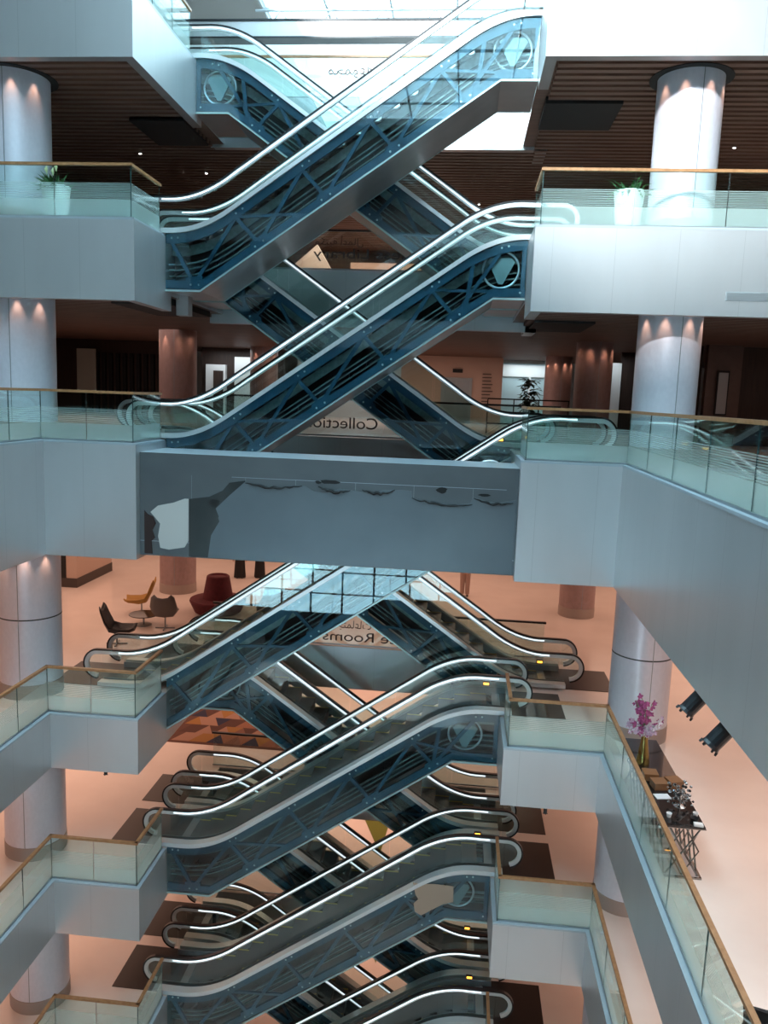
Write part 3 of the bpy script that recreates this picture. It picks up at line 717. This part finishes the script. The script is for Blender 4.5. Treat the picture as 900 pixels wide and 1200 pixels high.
# framed kiosk at the far left
t = empty('info_kiosk', (-14.3, 27.9, ZD), 'low beige kiosk with dark plinth and small framed notice at far left', 'kiosk')
b = MB(); b.box(-1.2, 0, .35, .35, 3, 2.6, mat('kiosk_beige', (.52, .38, .31), .6)); b.build('body', t)
b = MB(); b.box(-1.22, -.02, 0, .37, 3.02, .35, mat('kiosk_plinth', (.06, .045, .04), .5)); b.build('plinth', t)
b = MB(); b.box(-1.1, -.03, .35, -.05, 0, 2.3, DARK); b.build('door', t)
b = MB(); b.box(.35, .8, 1.3, .37, 1.9, 2.3, DARK); b.box(.37, .87, 1.37, .375, 1.83, 2.25, mat('notice', (.4, .36, .25), .5)); b.build('framed_notice', t)

# people on the lounge level
SKIN = mat('skin', (.42, .24, .16), .55); HAIR = mat('black_hair', (.01, .009, .009), .45)
def skin_body(name, verts, edges, rad, m, parent, lv=2, root=0):
    me = bpy.data.meshes.new(name); me.from_pydata(verts, edges, []); o = bpy.data.objects.new(name, me); C.objects.link(o); o.parent = parent
    o.modifiers.new('skin', 'SKIN'); 
    for i, r in enumerate(rad):
        v = me.skin_vertices[0].data[i]; v.radius = (r if isinstance(r, tuple) else (r, r)); v.use_root = (i == root)
    sb = o.modifiers.new('sub', 'SUBSURF'); sb.levels = lv; sb.render_levels = lv; me.materials.append(m)
    return o
def head(t, z, y=0, hair=HAIR, scarf=None):
    b = MB(); b.lathe([(.02, z-.115), (.05, z-.10), (.068, z-.05), (.078, z), (.078, z+.05), (.06, z+.095), (.02, z+.115)], SKIN, 0, y, 20)
    for v in b.bm.verts: v.co.y = y + (v.co.y-y)*1.18
    b.tube([(0, y-.085, z+.015), (0, y-.108, z-.018), (0, y-.09, z-.026)], [.008, .014, .01], SKIN, 6)
    for sx in (-1, 1): b.tube([(sx*.078, y-.01, z+.012), (sx*.086, y, z-.02)], [.014, .01], SKIN, 6)
    b.build('head', t, True)
    b = MB()
    for sx in (-1, 1): b.tube([(sx*.03, y-.088, z+.02), (sx*.03, y-.094, z+.02)], .009, DARK, 8)
    b.tube([(-.022, y-.086, z-.05), (0, y-.092, z-.052), (.022, y-.086, z-.05)], .005, mat('lips', (.3, .1, .09), .5), 6)
    b.build('face', t)
    b = MB(); b.lathe([(.086, z-.06 if scarf else z-.02), (.092, z+.03), (.082, z+.085), (.05, z+.12), (.01, z+.132)], scarf or hair, 0, y+.018, 20)
    b.build('headscarf' if scarf else 'hair', t, True)
def person(x, y, z, rz, label, robe=None, shirt=None, trouser=None, clasp=False, scarf=None):
    t = empty('person', (x, y, z), label, 'person', None, rz)
    hz = .93
    if robe:
        b = MB(); b.lathe([(.24, .03), (.215, .4), (.19, .8), (.17, 1.1), (.19, 1.3), (.17, 1.42), (.06, 1.5)], robe, seg=28)
        for v in b.bm.verts: v.co.y *= .72
        b.build('robe', t, True)
    V = [(0, 0, hz), (0, .0, 1.15), (0, 0, 1.38), (0, 0, 1.5), (.1, 0, hz-.06), (.10, -.01, .48), (.10, .01, .08), (.10, -.13, .04), (-.1, 0, hz-.06), (-.10, -.01, .48), (-.10, .01, .08), (-.10, -.13, .04)]
    Ed = [(0, 1), (1, 2), (2, 3), (0, 4), (4, 5), (5, 6), (6, 7), (0, 8), (8, 9), (9, 10), (10, 11)]
    Rd = [(.15, .11), (.13, .10), (.15, .10), .055, .085, .058, .042, .035, .085, .058, .042, .035]
    if clasp: arms = [((.20, 0, 1.36), (.27, .0, 1.08), (.06, -.2, .98)), ((-.20, 0, 1.36), (-.27, .0, 1.08), (-.03, -.21, .97))]
    else: arms = [((.20, 0, 1.36), (.25, .02, 1.08), (.25, -.06, .84)), ((-.20, 0, 1.36), (-.25, .02, 1.08), (-.25, -.06, .84))]
    for a in arms:
        k = len(V); V += list(a); Ed += [(2, k), (k, k+1), (k+1, k+2)]; Rd += [.06, .045, .032]
    skin_body('body', V, Ed, Rd, shirt or robe or GREYP, t)
    if trouser:
        b = MB()
        for sx in (-1, 1): b.tube([(sx*.1, 0, .08), (sx*.1, -.005, .48), (sx*.085, 0, .92)], [.075, .09, .12], trouser, 14)
        b.build('trousers', t, True)
    for a in arms:      # hands with five fingers
        wv = Vector(a[2]); dv = (wv-Vector(a[1])).normalized(); b = MB()
        b.tube([wv, wv+dv*.05, wv+dv*.09], [.024, .034, .028], SKIN, 10)
        sdv = dv.cross(Vector((0, 0, 1)));
        if sdv.length < .1: sdv = Vector((0, 1, 0))
        sdv.normalize()
        for j in range(4): p0 = wv+dv*.085+sdv*(j-1.5)*.017; b.tube([p0, p0+dv*.035, p0+dv*(.058+.01*(1.5-abs(j-1.5)))+Vector((0, -.012, -.008))], [.009, .008, .006], SKIN, 6)
        p0 = wv+dv*.03+sdv*.03; b.tube([p0, p0+dv*.035+sdv*.02], [.011, .008], SKIN, 6)
        b.build('hand', t, True)
    b = MB()
    for sx in (-1, 1): b.tube([(sx*.1, .05, .035), (sx*.1, -.08, .04), (sx*.1, -.17, .028)], [.035, .042, .025], DARK, 10)
    b.build('shoes', t, True)
    head(t, 1.62, 0, scarf=scarf)
    return t
BLK = mat('black_cloth', (.008, .008, .01), .8)
person(-8.62, 31.0, ZD, .2, 'person in a long black robe, left of the two standing behind the red sofa', robe=BLK, scarf=BLK)
person(-7.85, 31.2, ZD, -.2, 'person in a long black robe, right of the two, nearer the escalator', robe=BLK, scarf=BLK)
TAUPE = mat('taupe_cloth', (.36, .24, .20), .8)
person(.42, 30.2, ZD, 0, 'person in a taupe outfit with hands clasped, standing beyond the escalator', shirt=TAUPE, trouser=TAUPE, clasp=True)
t = empty('tub_chair', (3.86, 8.66, ZD), 'black rounded object like a tub chair back at the bottom right corner', 'chair')
t['label'] = 'black rounded tub chair at the bottom right corner beside the railing'
b = MB(); b.lathe([(.26, .05), (.30, .38), (.29, .43), (.05, .45)], BLK, seg=32); b.build('seat', t, True)
b = MB()
pr = []
for i in range(17):
    a = math.radians(-100+200*i/16); hh = .45+.44*math.cos((i-8)/8*1.35)**.4
    pr.append([b.bm.verts.new((rr*math.sin(a), -rr*math.cos(a), z)) for rr, z in ((.28, .4), (.31, hh), (.25, hh), (.23, .4))])
for A, B_ in zip(pr, pr[1:]):
    for k in range(4): b.face([A[k], A[(k+1)%4], B_[(k+1)%4], B_[k]], BLK)
b.build('backrest', t, True)

# rugs of coloured triangles
def rug(x0, y0, x1, y1, z, nx, ny, cols, label, border):
    b = MB(); b.box(x0, y0, z, x1, y1, z+.008, border); ms = [mat('rug_tone', c, .9) for c in cols]
    dx = (x1-x0-.3)/nx; dy = (y1-y0-.3)/ny
    for i in range(nx):
        for j in range(ny):
            ax, ay = x0+.15+i*dx, y0+.15+j*dy
            for tri in (((ax, ay), (ax+dx, ay), (ax+dx/2, ay+dy)), ((ax+dx/2, ay+dy), (ax+dx*1.5, ay+dy), (ax+dx, ay))):
                if max(p[0] for p in tri) > x1-.1: continue
                m = random.choice(ms); vs = [b.bm.verts.new((p[0], p[1], z+.012)) for p in tri]; b.face(vs, m)
    return tag(b.build('rug'), label, 'rug')
rug(-9.3, 24.5, -4.2, 28.2, ZE, 8, 5, [(.09, .035, .025), (.28, .12, .07), (.02, .02, .05), (.32, .15, .04), (.20, .09, .06), (.36, .2, .14)], 'rug patterned with brown, navy and ochre triangles', mat('rug_border', (.12, .05, .035), .9))
OL = [(.14, .16, .02), (.60, .42, .34), (.60, .42, .34)]
for z, d in ((ZF, 'upper'), (ZG, 'lower')):
    b = MB(); b.prism([(-3.0, 0), (-2.2, 0), (-2.25, .02), (-3.0, .02)], 26.2, 27.2, mat('olive_rug', (.14, .16, .02), .9))
    b.bm.clear(); vs = [(-2.9, 28.1), (-1.95, 28.1), (-2.1, 25.9)]
    A = [b.bm.verts.new((x, y, z)) for x, y in vs]; B_ = [b.bm.verts.new((x, y, z+.015)) for x, y in vs]
    b.face(B_, b.mats[0]); b.face(A[::-1], b.mats[0])
    for i in range(3): b.face([A[i], A[(i+1)%3], B_[(i+1)%3], B_[i]], b.mats[0])
    tag(b.build('floor_mat'), 'small olive triangle mat on the pink floor, %s of the two between escalators' % d, 'mat')

# ------------------------------------------------------------------ mirrored table with orchids, level D right
MIR = mat('dark_mirror', (.05, .045, .045), .06, .7)
CHR = mat('chrome_lattice', (.30, .29, .28), .18, 1)
t = empty('console_table', (3.87, 14.0, ZD), 'long black mirrored table with crisscross metal sides by the railing', 'table')
tw, tl, th = .30, 1.66, .86
b = MB(); b.box(-tw, -tl, th, tw, tl, th+.03, MIR); b.box(-tw-.01, -tl-.01, th-.01, tw+.01, tl+.01, th+.004, CHR); b.build('table_top', t)
b = MB(); b.box(-tw, -tl, 0, tw, tl, .02, mat('pale_base', (.6, .56, .55), .2, .3)); b.box(-tw-.01, -tl-.01, 0, tw+.01, -tl+.02, .03, CHR); b.box(tw-.02, -tl, 0, tw+.01, tl, .03, CHR); b.build('base', t)
b = MB()
for xs in (-tw+.03, tw-.06):
    k = -tl+.05
    while k < tl-.5:
        for d in (1, -1):
            a0, a1 = (k, k+.62) if d > 0 else (k+.62, k)
            b.tube([(xs, a0, .03), (xs, a1, th)], .015, CHR, 4)
        k += .31
for ye in (-tl+.05, tl-.05):
    for d in (1, -1):
        b.tube([(-tw*.85*d, ye, .03), (tw*.85*d, ye, th)], .016, CHR, 4); b.tube([(-tw*.8*d, ye, .45), (0, ye, th)], .012, CHR, 4); b.tube([(-tw*.8*d, ye, .45), (0, ye, .03)], .012, CHR, 4)
b.build('lattice', t)
ZT = ZD+.892
t = empty('vase', (3.66, 14.55, ZT), 'tall gold vase of pink and white orchids on the mirrored table', 'vase')
GOLD = mat('antique_gold', (.28, .21, .07), .25, .9)
b = MB(); b.lathe([(.12, 0), (.125, .03), (.10, .2), (.065, .42), (.055, .58), (.08, .66), (.07, .66), (.04, .6)], GOLD, seg=24); b.build('vessel', t, True)
PK = [mat('orchid_pink', (.34, .06, .19), .6), mat('orchid_lilac', (.52, .36, .48), .6), mat('orchid_white', (.62, .56, .6), .6)]
b = MB(); fl = MB(); random.seed(11)
for i in range(16):
    a = random.uniform(0, math.tau); L_ = random.uniform(.05, .38) if i > 4 else random.uniform(.6, .85); sp = random.uniform(.2, .42) if i > 4 else random.uniform(.05, .22)
    pts = [(0, 0, .6)] + [(sp*f*math.cos(a), sp*f*math.sin(a), .62+L_*(f-.25*f*f)*(1.0)) for f in (.3, .6, .85, 1)]
    b.tube(pts, .006, LEAF, 5)
    for f in range(11):
        q = .25+.75*f/10; px = sp*q*math.cos(a)+random.uniform(-.06, .06); py = sp*q*math.sin(a)+random.uniform(-.06, .06); pz = .62+L_*(q-.25*q*q)+random.uniform(-.05, .05)
        m = PK[0] if L_ > .6 else random.choice(PK); r_ = random.uniform(.034, .055)
        for k in range(5):
            aa = k*math.tau/5+random.random(); n1 = Vector((random.uniform(-.5, .5), -1, random.uniform(-.4, .6))).normalized(); u1 = n1.orthogonal().normalized(); v1 = n1.cross(u1)
            d = u1*math.cos(aa)+v1*math.sin(aa); e = n1.cross(d); c = Vector((px, py, pz))
            vs = [fl.bm.verts.new(p) for p in (c, c+d*r_*.6+e*r_*.45, c+d*r_*1.25+n1*r_*.2, c+d*r_*.6-e*r_*.45)]; fl.face(vs, m)
b.build('stem', t); fl.build('blossom', t)
BRN = mat('brown_box', (.20, .09, .035), .4)
for i, (dx, dy, lb) in enumerate(((3.66, 13.95, 'brown wooden box right below the gold vase'), (3.74, 13.62, 'brown wooden box nearest the white sheet on the table'), (4.02, 13.72, 'brown wooden box at the outer side of the table'))):
    b = MB(); b.box(-.12, -.12, 0, .12, .12, .10, BRN); b.box(-.125, -.125, .10, .125, .125, .125, BRN)
    o = b.build('wooden_box'); o.location = (dx, dy, ZT); o.rotation_euler.z = .15*i; tag(o, lb, 'box', 'wooden boxes on the mirrored table')
b = MB(); b.prism([(-.13, 0), (.13, 0), (.13, .006), (-.13, .01)], -.09, .09, WHITEM); b.bm.verts.ensure_lookup_table()
o = b.build('paper_sheet'); o.location = (3.72, 13.28, ZT); o.rotation_euler.z = .2; tag(o, 'white sheet lying on the mirrored table by the railing', 'paper')
CRY = mat('crystal', (.55, .6, .62), .05, .85)
t = empty('crystal_centrepiece', (3.93, 13.0, ZT), 'cluster of sparkling crystal and silver decorations on the mirrored table', 'centrepiece')
b = MB(); b.lathe([(.10, 0), (.02, .03), (.015, .2), (.06, .22)], CRY, seg=16)
for i in range(46):
    a = random.uniform(0, math.tau); rr = random.uniform(.03, .24); z = random.uniform(.06, .34); s_ = random.uniform(.018, .035)
    x, y = rr*math.cos(a), rr*1.3*math.sin(a); b.lathe([(.001, z-s_), (s_, z-s_*.3), (s_*.8, z+s_*.5), (.001, z+s_)], CRY if i % 3 else DARK, x, y, 6)
    if i % 3 == 0: b.tube([(0, 0, .1), (x, y, z)], .004, CRY, 4)
b.build('decoration', t)
for i, (dx, dy, lb) in enumerate(((4.10, 12.68, 'small white cup nearest the crystal cluster'), (3.66, 12.60, 'small white cup at the railing side of the table'))):
    b = MB(); b.lathe([(.03, 0), (.045, .07), (.04, .07), (.025, .01)], WHITEM, seg=16); o = b.build('cup', None, True); o.location = (dx, dy, ZT); tag(o, lb, 'cup', 'white cups on the mirrored table')
b = MB(); b.lathe([(.05, 0), (.07, .05), (.065, .05), (.04, .01)], DARK, seg=16); o = b.build('bowl', None, True); o.location = (4.05, 12.55, ZT); tag(o, 'small dark bowl near the front end of the mirrored table', 'bowl')
b = MB(); b.box(-.07, -.05, 0, .07, .05, .03, WHITEM); b.box(-.06, -.04, .03, .06, .04, .035, WHITEM); o = b.build('napkin_stack'); o.location = (4.07, 12.40, ZT); o.rotation_euler.z = -.1; tag(o, 'stack of white napkins at the front corner of the mirrored table', 'napkins')

# black spotlights under the eye-level slab
def spot(x, y, z, label, sc=1, d=(-.55, -.1, -.62)):
    t = empty('spotlight', (x, y, z), label, 'spotlight'); d = Vector(d).normalized()
    b = MB(); b.box(-.05*sc, -.08*sc, -.04*sc, .05*sc, .08*sc, 0, DARK); b.build('mount', t)
    p = Vector((0, 0, -.06*sc)); L_ = .55*sc
    b = MB(); b.tube([p-d*.1*sc, p+d*L_*.9, p+d*L_], [.135*sc, .135*sc, .15*sc], RUBBER, 16); b.build('housing', t)
    b = MB(); b.tube([p+d*(L_+.001), p+d*(L_+.01*sc)], .11*sc, STEELD, 16); b.build('lens', t)
    sd = d.cross(Vector((0, 1, 0))).normalized(); b = MB()
    for k in range(4):
        a = k*math.pi/2; v = sd*math.cos(a)+d.cross(sd)*math.sin(a); c = p+d*(L_+.02*sc)+v*.15*sc; b.tube([c-d*.03*sc, c+d*.03*sc+v*.015*sc], [.03*sc, .02*sc], RUBBER, 4)
    b.build('barn_door', t)
spot(3.55, 10.95, SOF['C'], 'black cylindrical spotlight under the right fascia, upper of two', .82)
spot(3.55, 9.85, SOF['C'], 'black cylindrical spotlight under the right fascia, lower and nearer of two', .82)
spot(-7.85, 16.95, SOF['D'], 'small black spotlight under the left lounge landing', .3, (0, -.1, -1))
spot(2.25, 16.85, SOF['D'], 'small black spotlight under the right lounge landing', .3, (0, -.1, -1))

# ------------------------------------------------------------------ level C far furniture
t = empty('guard_rail', (2.4, 30, ZC), 'black metal guard rail in the distance around the potted tree', 'railing')
b = MB()
for z in (.35, 1.25): b.box(-1.5, -.02, z, 1.45, .02, z+.05, DARK)
b.build('rail', t)
for x in (-1.5, -.55, .35, 1.42):
    b = MB(); b.box(x-.02, -.02, 0, x+.02, .02, 1.25, DARK); b.build('post', t)
t = empty('potted_tree', (2.5, 31.2, ZC), 'dark leafy potted tree behind the black guard rail', 'plant')
b = MB(); b.lathe([(.2, 0), (.28, .5), (.25, .5), (.2, .45)], mat('dark_pot', (.03, .03, .03), .5), seg=24); b.build('pot', t, True)
b = MB(); b.tube([(0, 0, .4), (.02, 0, 1.3)], .025, DARK, 6); b.build('trunk', t)
b = MB(); LD = noisy('dark_leaf', (.01, .03, .012), (.02, .06, .02), (1, 1, 1), 9, .5)
for i in range(150):
    a = random.uniform(0, math.tau); z = random.uniform(.9, 2.05); rr = .28*random.random(); leaf(b, (rr*math.cos(a), rr*math.sin(a), z), a, random.uniform(-.4, .9), random.uniform(.2, .34), .07, LD, .5)
b.build('foliage', t)
t = empty('floor_sign', (8.4, 27.45, ZC), 'slim upright illuminated sign on the dark wall at right', 'sign')
b = MB(); b.box(-.19, 0, 1.0, .19, .06, 2.45, DARK); b.build('frame', t)
b = MB(); b.box(-.15, -.006, 1.05, .15, 0, 2.38, mat('sign_face', (.35, .34, .34), .3, 0)); b.build('face', t)
t = empty('exit_sign', (-.35, 41.12, 2.55), 'small dark exit sign above the far double door', 'sign')
b = MB(); b.box(-.25, 0, 0, .25, .08, .18, DARK); b.build('housing', t)
t = empty('directory_board', (1.15, 41.13, 1.0), 'vertical directory of small dark text on the beige far wall', 'sign')
b = MB()
for i in range(9): b.box(-.25, 0, 1.5-i*.17, .10+.25*random.random(), .05, 1.54-i*.17, TXT)
b.build('text_line', t)
t = empty('wall_poster', (-17.3, 35.9, 1.0), 'pale tall poster on the dark wall behind the left column', 'poster')
b = MB(); b.box(-.45, 0, 0, .45, .05, 1.9, mat('poster_pale', (.42, .40, .34), .5)); b.build('sheet', t)
# ceiling downlight dots
DOT = mat('downlight_lens', (1, 1, 1), .3, 0, 12, (1, .95, .9)); i = 0
for x, y, z, d in ((-9.6, 23.5, SOF['A'], 'left near the column'), (-8.3, 25.5, SOF['A'], 'left by the slot'), (5.2, 24, SOF['A'], 'right of the column'), (3.0, 24.5, SOF['A'], 'left of the right column'), (6.6, 22.5, SOF['A'], 'far right'),
                (-7.0, 27.5, SOF['A'], 'above the left escalator landing'), (.2, 29, SOF['A'], 'below the white back fascia'), (1.0, 31, SOF['A'], 'behind the right escalator landing')):
    b = MB(); b.lathe([(.035, -.13), (.035, -.02)], DOT, seg=12); b.lathe([(.06, -.125), (.06, -.02)], STEELD, seg=12)
    o = b.build('downlight'); o.location = (x, y, z); tag(o, 'tiny round ceiling downlight in the dark slats, '+d, 'light', 'ceiling downlights in the slatted ceiling')
